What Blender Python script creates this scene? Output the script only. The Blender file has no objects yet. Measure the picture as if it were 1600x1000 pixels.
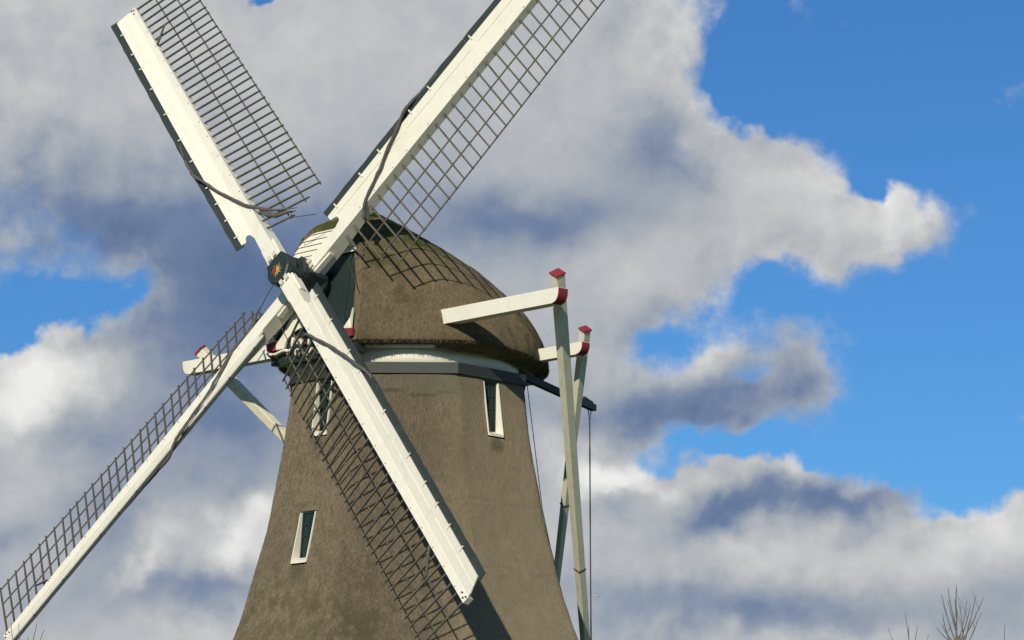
import bpy, bmesh, math, random
from mathutils import Vector, Matrix, noise
from math import sin, cos, radians, pi, sqrt, exp
random.seed(7)
scene = bpy.context.scene
col = scene.collection

# ------------------------------------------------------------------ camera
cam_data = bpy.data.cameras.new('camera')
cam_data.sensor_width = 36.0
cam_data.lens = 36.0 * 4725.0 / 1600.0
cam_data.clip_end = 6000.0
cam = bpy.data.objects.new('camera', cam_data)
col.objects.link(cam)
cam.location = (0, -75, 1.7)
cam.rotation_euler = (radians(90 + 11.0), 0, radians(-2.0))
scene.camera = cam

# ------------------------------------------------------------------ light
SUN_EL = radians(25.5)        # height of the sun
SUN_AZ = radians(198.0)       # compass bearing of the sun (0 = +Y, clockwise)
sun_dir = Vector((sin(SUN_AZ) * cos(SUN_EL), cos(SUN_AZ) * cos(SUN_EL), sin(SUN_EL)))
sl = bpy.data.lights.new('sun', 'SUN')
sl.energy = 3.9
sl.angle = radians(0.5)
sl.color = (1.0, 0.93, 0.80)
so = bpy.data.objects.new('sun', sl)
col.objects.link(so)
so.rotation_euler = (-sun_dir).to_track_quat('-Z', 'Y').to_euler()

scene.cycles.max_bounces = 6
scene.cycles.diffuse_bounces = 3
scene.view_settings.view_transform = 'Standard'
scene.view_settings.look = 'None'
scene.view_settings.exposure = 0.0
scene.view_settings.gamma = 1.0
scene.view_settings.use_curve_mapping = False


class Nodes:
    """small helper for writing node trees"""
    def __init__(self, tree):
        self.t = tree
        tree.nodes.clear()

    def n(self, kind, **kw):
        nd = self.t.nodes.new(kind)
        for k, v in kw.items():
            setattr(nd, k, v)
        return nd

    def link(self, a, b):
        self.t.links.new(a, b)

    def put(self, sock, v):
        if isinstance(v, bpy.types.NodeSocket):
            self.t.links.new(v, sock)
        elif v is not None:
            sock.default_value = v

    def math(self, op, a, b=None, c=None, clamp=False):
        nd = self.n('ShaderNodeMath', operation=op, use_clamp=clamp)
        self.put(nd.inputs[0], a); self.put(nd.inputs[1], b); self.put(nd.inputs[2], c)
        return nd.outputs[0]

    def vmath(self, op, a, b=None):
        nd = self.n('ShaderNodeVectorMath', operation=op)
        self.put(nd.inputs[0], a); self.put(nd.inputs[1], b)
        return nd.outputs['Value'] if op in ('DOT_PRODUCT', 'LENGTH') else nd.outputs[0]

    def noise(self, vec, scale, detail=4, rough=0.55, dist=0.0, out='Fac', lac=2.0):
        nd = self.n('ShaderNodeTexNoise')
        self.put(nd.inputs['Vector'], vec)
        nd.inputs['Scale'].default_value = scale
        nd.inputs['Detail'].default_value = detail
        nd.inputs['Roughness'].default_value = rough
        nd.inputs['Distortion'].default_value = dist
        nd.inputs['Lacunarity'].default_value = lac
        return nd.outputs[out]

    def smooth(self, v, lo, hi, a=0.0, b=1.0):
        nd = self.n('ShaderNodeMapRange', interpolation_type='SMOOTHSTEP')
        self.put(nd.inputs[0], v)
        nd.inputs[1].default_value = lo; nd.inputs[2].default_value = hi
        nd.inputs[3].default_value = a; nd.inputs[4].default_value = b
        return nd.outputs[0]

    def mix(self, f, a, b, blend='MIX'):
        nd = self.n('ShaderNodeMix', data_type='RGBA', blend_type=blend)
        self.put(nd.inputs[0], f)
        self.put(nd.inputs[6], a if isinstance(a, bpy.types.NodeSocket) else (*a, 1))
        self.put(nd.inputs[7], b if isinstance(b, bpy.types.NodeSocket) else (*b, 1))
        return nd.outputs[2]

    def ramp(self, v, stops):
        nd = self.n('ShaderNodeValToRGB')
        cr = nd.color_ramp
        while len(cr.elements) > 1:
            cr.elements.remove(cr.elements[-1])
        cr.elements[0].position = stops[0][0]; cr.elements[0].color = (*stops[0][1], 1)
        for p, c in stops[1:]:
            e = cr.elements.new(p); e.color = (*c, 1)
        self.put(nd.inputs[0], v)
        return nd.outputs[0]


# ------------------------------------------------------------------ sky
# A clear sky with broken cloud.  Clouds are laid out by bearing and height
# above the horizon, in steps of one "unit" = 100/4725 rad (about 1.2 degrees).
world = bpy.data.worlds.new('World')
scene.world = world
world.use_nodes = True
W = Nodes(world.node_tree)
tc = W.n('ShaderNodeTexCoord')
dirv = W.vmath('NORMALIZE', tc.outputs['Generated'])
sep = W.n('ShaderNodeSeparateXYZ'); W.link(dirv, sep.inputs[0])
azim = W.math('ARCTAN2', sep.outputs[0], sep.outputs[1])
elev = W.math('ARCSINE', sep.outputs[2])
K = 4725.0 / 100.0
X = W.math('MULTIPLY_ADD', azim, K * cos(radians(11)), 8.0 - radians(2.0) * K * cos(radians(11)))
Y = W.math('MULTIPLY_ADD', elev, -K, 5.0 + radians(11.0) * K)
cmb = W.n('ShaderNodeCombineXYZ'); W.link(X, cmb.inputs[0]); W.link(Y, cmb.inputs[1])
XY = cmb.outputs[0]
# turbulence that breaks up every cloud outline
w1 = W.noise(dirv, 24.0, 3, 0.55, out='Color')
w2 = W.noise(dirv, 85.0, 3, 0.6, out='Color')
w1 = W.vmath('SUBTRACT', w1, (0.5, 0.5, 0.5))
w2 = W.vmath('SUBTRACT', w2, (0.5, 0.5, 0.5))
sc1 = W.n('ShaderNodeVectorMath', operation='SCALE'); W.link(w1, sc1.inputs[0]); sc1.inputs['Scale'].default_value = 1.25
sc2 = W.n('ShaderNodeVectorMath', operation='SCALE'); W.link(w2, sc2.inputs[0]); sc2.inputs['Scale'].default_value = 0.60
XYw = W.vmath('ADD', W.vmath('ADD', XY, sc1.outputs[0]), sc2.outputs[0])


sw = W.n('ShaderNodeSeparateXYZ'); W.link(XYw, sw.inputs[0])
cq = W.n('ShaderNodeCombineXYZ')
W.link(W.math('MULTIPLY', sw.outputs[0], sw.outputs[0]), cq.inputs[0])
W.link(W.math('MULTIPLY', sw.outputs[0], sw.outputs[1]), cq.inputs[1])
W.link(W.math('MULTIPLY', sw.outputs[1], sw.outputs[1]), cq.inputs[2])
cl_ = W.n('ShaderNodeCombineXYZ')
W.link(sw.outputs[0], cl_.inputs[0]); W.link(sw.outputs[1], cl_.inputs[1]); cl_.inputs[2].default_value = 1.0
QV, LV = cq.outputs[0], cl_.outputs[0]


def blobs(lst, start):
    """sum of soft elliptical puffs: x, y, half sizes, rotation, weight"""
    acc = start
    for (cx, cy, sx, sy, rot, wt) in lst:
        c_, s_ = cos(radians(rot)), sin(radians(rot))
        a_ = c_ * c_ / sx**2 + s_ * s_ / sy**2
        b_ = 2 * c_ * s_ * (1 / sx**2 - 1 / sy**2)
        d_ = s_ * s_ / sx**2 + c_ * c_ / sy**2
        quad = W.vmath('DOT_PRODUCT', QV, (a_, b_, d_))
        lin = W.vmath('DOT_PRODUCT', LV, (-2 * a_ * cx - b_ * cy, -b_ * cx - 2 * d_ * cy, a_ * cx * cx + b_ * cx * cy + d_ * cy * cy))
        g = W.math('POWER', 0.3679, W.math('ADD', quad, lin))
        acc = W.math('MULTIPLY_ADD', g, wt, acc)
    return acc


fine = W.noise(dirv, 130.0, 4, 0.60)
mid = W.noise(dirv, 34.0, 5, 0.56)
# the same billows sampled a little nearer the sun: gives them a lit and a shaded side
mid_s = W.noise(W.vmath('ADD', dirv, (-0.0042, 0.0, 0.0062)), 34.0, 5, 0.56)
big = W.noise(dirv, 7.0, 3, 0.5)
# cover: broken cloud all round (big noise) with the banks and gaps in view
inview = blobs([(8, 5, 13, 9, 0, 1.0)], 0.0)
base = W.math('MULTIPLY_ADD', W.math('SUBTRACT', big, 0.46), 3.2, 0.10)
base = W.math('MULTIPLY', base, W.math('SUBTRACT', 1.0, W.math('MULTIPLY', inview, 1.55, clamp=True)))
COVER = [
    # x, y, sx, sy, rotation, weight     (banks of cloud)
    (3.0, 1.0, 5.5, 3.3, 0, 1.6), (7.8, 1.2, 3.0, 2.6, 0, 1.5), (7.6, 3.4, 3.6, 1.7, 0, 1.4),
    (11.9, 2.95, 1.3, 0.80, 12, 1.3), (13.4, 3.65, 1.35, 0.55, 4, 1.2), (14.05, 3.1, 0.20, 0.30, 0, 0.55), (10.0, 4.3, 1.3, 0.75, 0, 1.2),
    (9.0, 6.0, 1.3, 1.1, 0, 1.2), (11.3, 6.3, 1.4, 0.55, -5, 1.0), (12.5, 5.7, 0.6, 0.9, -10, 0.75), (11.5, 5.6, 0.4, 0.3, 0, 0.4),
    (9.5, 7.8, 1.6, 0.75, 0, 1.3), (11.8, 7.65, 1.0, 0.5, 0, 1.2), (13.4, 7.75, 1.0, 0.30, -5, 0.72), (12, 9.3, 5.5, 1.25, 0, 1.7), (15.4, 9.1, 2.2, 1.1, 0, 1.2),
    (3.8, 5.4, 1.8, 1.6, 0, 1.4), (0.7, 6.6, 1.9, 1.0, 0, 1.5), (1.5, 8.8, 4.2, 2.2, 0, 1.8), (4.5, 8.0, 3.0, 2.5, 0, 1.2),
    (15.9, 1.5, 0.25, 0.25, 0, 0.36), (15.8, 6.75, 0.3, 0.2, 0, 0.36),
    # gaps of blue
    (0.2, 5.1, 1.75, 0.42, -8, -1.5), (2.1, 4.45, 0.6, 0.28, -25, -0.7), (4.1, -0.05, 0.35, 0.22, 0, -1.8),
    (13.65, 2.95, 0.34, 0.38, 0, -0.9), (11.7, 0.9, 0.5, 0.9, 0, -1.0), (11.9, 4.55, 0.7, 0.35, 0, -0.6),
    (10.5, 5.3, 0.7, 0.35, 0, -0.26), (11.8, 5.95, 0.4, 0.25, 0, -0.45), (11.5, 6.95, 1.2, 0.18, 5, -0.6), (14.9, 7.75, 0.7, 0.5, 0, -0.7), (10.85, 2.5, 0.35, 0.5, 0, -0.9), (2.3, 7.9, 0.5, 0.4, 0, -0.7), (10.3, 7.15, 0.3, 0.2, 0, -0.45), (12.15, 1.55, 0.7, 0.55, 15, -0.9),
]
cov = blobs(COVER, base)
cov = W.math('MULTIPLY_ADD', W.math('SUBTRACT', mid, 0.5), 0.95, cov)
cov = W.math('MULTIPLY_ADD', W.math('SUBTRACT', fine, 0.5), 0.55, cov)
mask = W.smooth(cov, 0.22, 0.92)
LIGHT = [
    (3.6, 0.7, 5.5, 1.5, 0, 0.11), (10.4, 0.8, 0.7, 0.7, 0, 0.10), (9.3, 1.6, 1.0, 0.6, 0, 0.05),
    (1.5, 3.6, 2.6, 0.8, 4, -0.38), (4.5, 4.6, 2.0, 1.3, 0, -0.40), (3.0, 5.2, 1.0, 0.9, 0, -0.18), (3.6, 6.6, 1.2, 0.7, 0, -0.34),
    (5.3, 3.3, 1.0, 0.6, 0, -0.14), (8.2, 3.45, 1.6, 0.5, 0, -0.36), (10.3, 2.3, 0.8, 0.6, 0, -0.33),
    (12.0, 2.7, 1.0, 0.6, 10, 0.07), (13.5, 3.6, 1.0, 0.5, 0, 0.12), (12.6, 3.7, 0.5, 0.3, 0, -0.08), (10.0, 4.3, 1.0, 0.4, 0, 0.12),
    (10.6, 6.35, 1.8, 0.55, 0, -0.38), (12.4, 5.8, 0.7, 0.8, 0, -0.22), (9.4, 5.5, 0.8, 0.5, 0, 0.03),
    (9.5, 7.4, 0.9, 0.40, 5, 0.42), (10.4, 7.55, 0.4, 0.2, 20, 0.15), (9.8, 7.8, 0.5, 0.2, -30, -0.25), (11.8, 7.45, 0.9, 0.3, 0, 0.12),
    (11.5, 8.05, 1.0, 0.30, -22, -0.40), (13.2, 7.7, 1.1, 0.30, -4, -0.40), (12.0, 8.7, 4.0, 0.42, 0, 0.13), (15.4, 8.4, 1.2, 0.5, 0, 0.20),
    (11.5, 9.5, 2.6, 0.38, 0, -0.28), (12.5, 10.0, 1.5, 0.2, 0, 0.15), (15.5, 9.3, 0.9, 0.4, 0, -0.10),
    (0.8, 6.0, 1.2, 0.48, 0, 0.40), (0.3, 6.6, 0.7, 0.4, 0, 0.30), (1.3, 6.95, 0.7, 0.3, 0, -0.18), (2.2, 6.4, 0.6, 0.5, 0, -0.10), (0.1, 8.6, 0.5, 0.3, 0, -0.22), (0.8, 7.7, 1.2, 0.4, 0, 0.08), (12.0, 3.0, 1.2, 0.9, 10, 0.10), (14.0, 3.4, 0.6, 0.5, 0, 0.1),
    (3.5, 8.5, 0.6, 0.34, -30, 0.38), (2.4, 8.7, .35, .2, -40, .22), (4.2, 8.6, .3, .25, 0, .18), (2.6, 8.3, 0.3, 0.35, 0, 0.20), (4.1, 7.9, 0.5, 0.35, 0, 0.34), (2.2, 9.0, 0.4, 0.13, -35, 0.20),
    (2.0, 8.0, 1.0, 0.8, 0, -0.24), (2.9, 9.3, 1.4, 0.5, 0, -0.10), (3.2, 9.2, 1.0, 0.25, 0, -0.20), (3.0, 9.9, 1.2, 0.3, 0, 0.16), (3.6, 7.5, 1.0, 0.35, 0, -0.10),
]
lit = blobs(LIGHT, W.math('MULTIPLY_ADD', W.math('SUBTRACT', mid, 0.5), 0.14, 0.60))
edge = W.smooth(cov, 0.6, 1.9, 0.95, 0.20)          # billows show at the rims, the deep banks are smooth
lit = W.math('MULTIPLY_ADD', W.math('SUBTRACT', mid, mid_s), edge, lit)
lit = W.math('MULTIPLY_ADD', W.math('SUBTRACT', fine, 0.5), 0.12, lit)
lit = W.math('ADD', lit, W.smooth(cov, 0.55, 1.25, 0.09, 0.0))     # thin sunlit rims
SKY = 0.10
S = 1.0 / SKY
ccol = W.ramp(lit, [(0.0, (.085 * S, .14 * S, .27 * S)), (0.25, (.165 * S, .225 * S, .36 * S)), (0.5, (.345 * S, .385 * S, .445 * S)),
                    (0.72, (.53 * S, .54 * S, .55 * S)), (1.0, (.85 * S, .85 * S, .83 * S))])
sky = W.n('ShaderNodeTexSky', sky_type='NISHITA')
sky.sun_disc = False
sky.sun_elevation = SUN_EL
sky.sun_rotation = SUN_AZ
sky.altitude = 0.0
sky.air_density = 1.0
sky.dust_density = 0.3
sky.ozone_density = 3.0
blue = W.mix(1.0, sky.outputs[0], (0.30, 0.61, 0.93), 'MULTIPLY')
skycol = W.mix(mask, blue, ccol)
bg = W.n('ShaderNodeBackground'); W.link(skycol, bg.inputs[0]); bg.inputs[1].default_value = SKY
wo = W.n('ShaderNodeOutputWorld'); W.link(bg.outputs[0], wo.inputs[0])
world.cycles.sampling_method = 'NONE'

# ------------------------------------------------------------------ mill frame
PSI, TAU, RHO = radians(46.6), radians(12.8), radians(43.4)
AX = Vector((-sin(PSI), -cos(PSI), 0))                 # the way the cap faces
TX = Vector((cos(PSI), -sin(PSI), 0))                  # across the cap
ZZ = Vector((0, 0, 1))
NN = Vector((-sin(PSI) * cos(TAU), -cos(PSI) * cos(TAU), sin(TAU)))   # along the windshaft, forward
UU = TX.cross(-NN)
if UU.z < 0:
    UU = -UU
ARM_A = TX * cos(RHO) + UU * sin(RHO)
ARM_B = -TX * sin(RHO) + UU * cos(RHO)
HUB = AX * 4.34 + ZZ * 16.94


def cp(al, ta, z):
    """point in the frame of the cap: forward, across, up"""
    return AX * al + TX * ta + ZZ * z


def interp(x, xs, ys):
    if x <= xs[0]:
        return ys[0]
    for i in range(1, len(xs)):
        if x <= xs[i]:
            f = (x - xs[i - 1]) / (xs[i] - xs[i - 1])
            return ys[i - 1] + f * (ys[i] - ys[i - 1])
    return ys[-1]


def spline(x, xs, ys):
    """monotone table with smooth (Catmull-Rom) interpolation, xs ascending"""
    if x <= xs[0]:
        return ys[0]
    if x >= xs[-1]:
        return ys[-1]
    i = 1
    while x > xs[i]:
        i += 1
    i -= 1
    h = xs[i + 1] - xs[i]

    def m(k):
        if k == 0:
            return (ys[1] - ys[0]) / (xs[1] - xs[0])
        if k == len(xs) - 1:
            return (ys[-1] - ys[-2]) / (xs[-1] - xs[-2])
        return (ys[k + 1] - ys[k - 1]) / (xs[k + 1] - xs[k - 1])
    f = (x - xs[i]) / h
    return ((2 * f**3 - 3 * f**2 + 1) * ys[i] + (f**3 - 2 * f**2 + f) * h * m(i)
            + (-2 * f**3 + 3 * f**2) * ys[i + 1] + (f**3 - f**2) * h * m(i + 1))


# ------------------------------------------------------------------ materials
def material(name, rough=0.7, spec=0.3):
    m = bpy.data.materials.new(name)
    m.use_nodes = True
    N = Nodes(m.node_tree)
    p = N.n('ShaderNodeBsdfPrincipled')
    p.inputs['Roughness'].default_value = rough
    p.inputs['Specular IOR Level'].default_value = spec
    o = N.n('ShaderNodeOutputMaterial')
    N.link(p.outputs[0], o.inputs[0])
    return m, N, p


def bump(N, p, h, strength, dist):
    b = N.n('ShaderNodeBump')
    b.inputs['Strength'].default_value = strength
    b.inputs['Distance'].default_value = dist
    N.link(h, b.inputs['Height'])
    N.link(b.outputs[0], p.inputs['Normal'])


def paint(name, c, c2, rough=0.5, dirt=0.25, scale=3.0):
    """oil paint on timber: slight unevenness, weathering streaks, soft grain"""
    m, N, p = material(name, rough, 0.35)
    g = N.n('ShaderNodeNewGeometry')
    pos = g.outputs['Position']
    a = N.noise(pos, scale, 5, 0.6)
    b = N.noise(pos, 22.0, 4, 0.65)
    f = N.math('MULTIPLY', N.smooth(a, 0.42, 0.75), dirt, clamp=True)
    c_1 = N.mix(f, c, c2)
    mp = N.n('ShaderNodeMapping'); N.link(pos, mp.inputs[0]); mp.inputs['Scale'].default_value = (1, 1, 0.22)
    st = N.noise(mp.outputs[0], 9.0, 5, 0.7)
    c_1 = N.mix(N.math('MULTIPLY', N.smooth(st, 0.54, 0.74), dirt * 0.8, clamp=True), c_1, (c2[0] * 0.72, c2[1] * 0.74, c2[2] * 0.62))
    f2 = N.math('MULTIPLY', N.smooth(b, 0.56, 0.78), dirt * 1.2, clamp=True)
    N.link(N.mix(f2, c_1, tuple(x * 0.6 for x in c2)), p.inputs['Base Color'])
    bump(N, p, N.noise(pos, 30.0, 3, 0.6), 0.12, 0.01)
    return m


M_WHITE = paint('cream_white_paint', (0.82, 0.775, 0.63), (0.62, 0.58, 0.44), 0.45, 0.30)
M_OFFWHITE = paint('weathered_white_paint', (0.66, 0.62, 0.49), (0.40, 0.38, 0.27), 0.55, 0.6)
M_POLE = paint('weathered_cream_pole_paint', (0.80, 0.76, 0.56), (0.55, 0.53, 0.35), 0.6, 0.5)
M_GREEN = paint('dark_green_paint', (0.020, 0.034, 0.029), (0.035, 0.045, 0.035), 0.42, 0.5)
M_FASCIA = paint('grey_green_paint', (0.034, 0.040, 0.030), (0.05, 0.055, 0.04), 0.5, 0.6)
M_EDGE = paint('dark_edge_paint', (0.030, 0.042, 0.036), (0.055, 0.058, 0.045), 0.5, 0.6)
M_RED = paint('red_paint', (0.27, 0.030, 0.040), (0.17, 0.028, 0.03), 0.6, 0.8)
M_YELLOW = paint('yellow_paint', (0.55, 0.40, 0.08), (0.4, 0.3, 0.08), 0.5, 0.5)
M_BAR = paint('weathered_lattice_wood', (0.128, 0.112, 0.078), (0.066, 0.060, 0.045), 0.8, 0.9, 6.0)
M_DARKWOOD = paint('dark_beam_wood', (0.035, 0.038, 0.034), (0.06, 0.055, 0.045), 0.7, 0.6)
M_CLOTH = paint('furled_sailcloth', (0.115, 0.10, 0.085), (0.07, 0.06, 0.05), 0.9, 0.9, 9.0)
M_ROPE = paint('tarred_rope', (0.07, 0.065, 0.055), (0.045, 0.04, 0.035), 0.9, 0.5)
M_BARK = paint('bare_bark', (0.17, 0.145, 0.115), (0.10, 0.09, 0.075), 0.9, 0.8, 8.0)
M_GULL = paint('white_feathers', (0.75, 0.75, 0.74), (0.6, 0.6, 0.6), 0.8, 0.3)
M_GULLGREY = paint('grey_feathers', (0.30, 0.31, 0.33), (0.25, 0.26, 0.28), 0.8, 0.3)
M_IRON = paint('black_iron', (0.02, 0.02, 0.02), (0.04, 0.03, 0.025), 0.5, 0.5)
M_BRICK = paint('brown_brick', (0.22, 0.10, 0.07), (0.14, 0.07, 0.05), 0.85, 0.8)


def thatch(name, cap=False):
    m, N, p = material(name, 0.95, 0.08)
    p.inputs['Diffuse Roughness'].default_value = 1.0
    g = N.n('ShaderNodeNewGeometry')
    pos = g.outputs['Position']
    mp = N.n('ShaderNodeMapping')
    N.link(pos, mp.inputs[0])
    mp.inputs['Scale'].default_value = (1, 1, 0.16) if not cap else (1, 1, 0.28)
    st = mp.outputs[0]
    f1 = N.noise(st, 34.0, 5, 0.7)                 # straw streaks
    f2 = N.noise(pos, 55.0, 4, 0.7)                # butt ends of the reed
    f3 = N.noise(st, 7.0, 5, 0.6)                  # bundles
    f4 = N.noise(pos, 0.8, 4, 0.55)                # weather patches
    f5 = N.noise(pos, 2.6, 5, 0.6)
    c = N.mix(N.smooth(f1, 0.3, 0.72), (0.108, 0.086, 0.054), (0.248, 0.199, 0.127))
    f6 = N.noise(mp.outputs[0], 15.0, 4, 0.65)
    f7 = N.noise(pos, 19.0, 3, 0.6)
    c = N.mix(N.math('MULTIPLY', N.smooth(f6, 0.52, 0.74), 0.40), c, (0.075, 0.060, 0.036))
    c = N.mix(N.math('MULTIPLY', N.smooth(f7, 0.54, 0.72), 0.40), c, (0.33, 0.275, 0.195))
    c = N.mix(N.math('MULTIPLY', N.smooth(f2, 0.45, 0.7), 0.45), c, (0.070, 0.056, 0.037))
    c = N.mix(N.math('MULTIPLY', N.smooth(f3, 0.5, 0.78), 0.35), c, (0.330, 0.268, 0.170))
    c = N.mix(N.math('MULTIPLY', N.smooth(f5, 0.45, 0.68), 0.42), c, (0.105, 0.085, 0.056))
    c = N.mix(N.math('MULTIPLY', N.smooth(N.noise(pos, 0.55, 4, 0.6), 0.48, 0.66), 0.38), c, (0.12, 0.098, 0.066))
    sp = N.n('ShaderNodeSeparateXYZ'); N.link(pos, sp.inputs[0])
    if not cap:
        # courses of thatch: faint level seams
        zz = N.math('MULTIPLY_ADD', N.noise(pos, 0.9, 3, 0.5), 0.45, sp.outputs[2])
        seam = N.math('PINGPONG', N.math('ADD', zz, 0.13), 0.83)
        c = N.mix(N.math('MULTIPLY', N.smooth(seam, 0.0, 0.07, 0.34, 0.0), N.smooth(f4, 0.46, 0.62)), c, (0.075, 0.062, 0.045))
        # algae: low on the west side and a grey green band under the cap
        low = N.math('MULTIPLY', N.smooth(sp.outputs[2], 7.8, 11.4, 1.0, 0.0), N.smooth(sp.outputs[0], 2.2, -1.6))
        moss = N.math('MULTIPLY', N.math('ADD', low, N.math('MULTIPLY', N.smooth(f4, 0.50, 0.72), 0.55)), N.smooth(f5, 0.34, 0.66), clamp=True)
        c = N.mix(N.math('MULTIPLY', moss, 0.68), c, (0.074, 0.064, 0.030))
        c = N.mix(N.math('MULTIPLY', N.smooth(N.math('ADD', sp.outputs[0], f4), 0.7, 2.6), 0.46), c, (0.36, 0.292, 0.178))  # right side painted lighter: stronger sunlight on those facets, put into the colour
        band = N.math('MULTIPLY', N.smooth(zz, 13.95, 14.3), 0.5)
        c = N.mix(band, c, (0.155, 0.148, 0.098))
        # damp stains under the sills and worn spots near the top
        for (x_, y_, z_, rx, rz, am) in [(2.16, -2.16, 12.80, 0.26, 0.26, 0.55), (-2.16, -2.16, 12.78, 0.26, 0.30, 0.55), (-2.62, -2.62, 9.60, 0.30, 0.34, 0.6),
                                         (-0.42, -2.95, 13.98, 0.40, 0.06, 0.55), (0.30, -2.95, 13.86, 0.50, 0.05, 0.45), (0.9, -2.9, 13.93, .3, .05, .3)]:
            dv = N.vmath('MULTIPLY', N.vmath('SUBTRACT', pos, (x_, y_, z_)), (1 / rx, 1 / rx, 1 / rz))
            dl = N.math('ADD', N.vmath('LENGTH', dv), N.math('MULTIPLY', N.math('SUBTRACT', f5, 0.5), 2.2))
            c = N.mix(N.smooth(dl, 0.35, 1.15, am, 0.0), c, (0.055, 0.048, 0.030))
        hgt = N.math('ADD', N.math('MULTIPLY', f1, 0.7), N.math('ADD', N.math('MULTIPLY', f2, 0.5), N.math('MULTIPLY', N.smooth(seam, 0, .1), 0.12)))
    else:
        moss = N.math('MULTIPLY', N.smooth(N.math('MULTIPLY_ADD', f4, 1.6, sp.outputs[2]), 17.85, 18.95), 1.0)
        edge = N.math('MULTIPLY', N.smooth(N.noise(pos, 1.3, 4, 0.6), 0.52, 0.68), 0.5)
        rear = N.math('MULTIPLY', N.smooth(sp.outputs[0], 2.3, 3.3), N.smooth(f5, 0.40, 0.60))
        moss = N.math('ADD', N.math('MULTIPLY', moss, N.smooth(f5, 0.36, 0.56)), N.math('MAXIMUM', edge, rear), clamp=True)
        c = N.mix(N.math('MULTIPLY', moss, 0.90), c, (0.050, 0.064, 0.016))
        hgt = N.math('ADD', N.math('MULTIPLY', f1, 0.7), N.math('MULTIPLY', f2, 0.5))
    if cap:
        c = N.mix(1.0, c, (1.0, 0.965, 0.87), 'MULTIPLY')
    p.inputs['Sheen Weight'].default_value = 0.06 if cap else 0.20
    p.inputs['Sheen Roughness'].default_value = 0.6
    p.inputs['Sheen Tint'].default_value = (0.62, 0.50, 0.32, 1)
    N.link(c, p.inputs['Base Color'])
    bump(N, p, hgt, 0.75, 0.05)
    return m


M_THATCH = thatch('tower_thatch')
M_CAPTHATCH = thatch('cap_thatch', True)


def glass_mat():
    m, N, p = material('dark_green_pane', 0.25, 0.25)
    p.inputs['Base Color'].default_value = (0.012, 0.030, 0.026, 1)
    return m


M_GLASS = glass_mat()


def grass_mat():
    m, N, p = material('meadow_grass', 0.95, 0.1)
    g = N.n('ShaderNodeNewGeometry')
    a = N.noise(g.outputs['Position'], 0.15, 5, 0.6)
    N.link(N.mix(a, (0.035, 0.062, 0.016), (0.085, 0.105, 0.035)), p.inputs['Base Color'])
    return m


M_GRASS = grass_mat()


# ------------------------------------------------------------------ mesh helpers
def link(o, parent=None):
    col.objects.link(o)
    if parent is not None:
        o.parent = parent
    return o


def mesh_obj(name, verts, faces, mat, parent=None, smooth=False):
    me = bpy.data.meshes.new(name)
    me.from_pydata([tuple(v) for v in verts], [], faces)
    me.materials.append(mat)
    bm = bmesh.new(); bm.from_mesh(me)
    bmesh.ops.recalc_face_normals(bm, faces=bm.faces)
    bm.to_mesh(me); bm.free()
    if smooth:
        me.polygons.foreach_set('use_smooth', [True] * len(me.polygons))
    return link(bpy.data.objects.new(name, me), parent)


class MB:
    """collects pieces of ONE part"""
    def __init__(self):
        self.v = []; self.f = []

    def add(self, verts, faces):
        o = len(self.v)
        self.v += [Vector(p) for p in verts]
        self.f += [tuple(i + o for i in f) for f in faces]
        return self

    def beam(self, p, q, side, w, h, w2=None, h2=None):
        """square timber from p to q; side = direction of width w"""
        p, q, side = Vector(p), Vector(q), Vector(side)
        d = (q - p).normalized()
        s = (side - d * side.dot(d)).normalized()
        t = d.cross(s)
        w2 = w if w2 is None else w2; h2 = h if h2 is None else h2
        vs = []
        for c, ww, hh in ((p, w, h), (q, w2, h2)):
            for a_, b_ in ((-1, -1), (1, -1), (1, 1), (-1, 1)):
                vs.append(c + s * a_ * ww / 2 + t * b_ * hh / 2)
        return self.add(vs, [(3, 2, 1, 0), (4, 5, 6, 7), (0, 1, 5, 4), (1, 2, 6, 5), (2, 3, 7, 6), (3, 0, 4, 7)])

    def prism(self, pts, d):
        """closed outline pts extruded by vector d"""
        n_ = len(pts); d = Vector(d)
        vs = [Vector(p) for p in pts] + [Vector(p) + d for p in pts]
        fs = [tuple(range(n_ - 1, -1, -1)), tuple(range(n_, 2 * n_))]
        fs += [(i, (i + 1) % n_, (i + 1) % n_ + n_, i + n_) for i in range(n_)]
        return self.add(vs, fs)

    def tube(self, pts, rad, seg=8):
        pts = [Vector(p) for p in pts]
        vs = []; fs = []
        prev = None
        for i, p in enumerate(pts):
            d = (pts[min(i + 1, len(pts) - 1)] - pts[max(i - 1, 0)]).normalized()
            ref = prev if prev is not None else (Vector((0, 0, 1)) if abs(d.z) < 0.9 else Vector((1, 0, 0)))
            s = (ref - d * ref.dot(d)).normalized(); prev = s
            t = d.cross(s)
            r = rad[i] if isinstance(rad, (list, tuple)) else rad
            for k in range(seg):
                a_ = 2 * pi * k / seg
                vs.append(p + (s * cos(a_) + t * sin(a_)) * r)
        for i in range(len(pts) - 1):
            for k in range(seg):
                fs.append((i * seg + k, i * seg + (k + 1) % seg, (i + 1) * seg + (k + 1) % seg, (i + 1) * seg + k))
        fs.append(tuple(range(seg - 1, -1, -1)))
        fs.append(tuple((len(pts) - 1) * seg + k for k in range(seg)))
        return self.add(vs, fs)

    def build(self, name, mat, parent=None, smooth=False, bevel=0.0):
        o = mesh_obj(name, self.v, self.f, mat, parent, smooth)
        if bevel:
            bm = bmesh.new(); bm.from_mesh(o.data)
            bmesh.ops.bevel(bm, geom=list(bm.edges), offset=bevel, segments=1, affect='EDGES', profile=0.5)
            bm.to_mesh(o.data); bm.free()
        return o


def tag(o, label, cat, group=None, kind=None):
    o['label'] = label
    o['category'] = cat
    if group:
        o['group'] = group
    if kind:
        o['kind'] = kind
    return o


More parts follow.
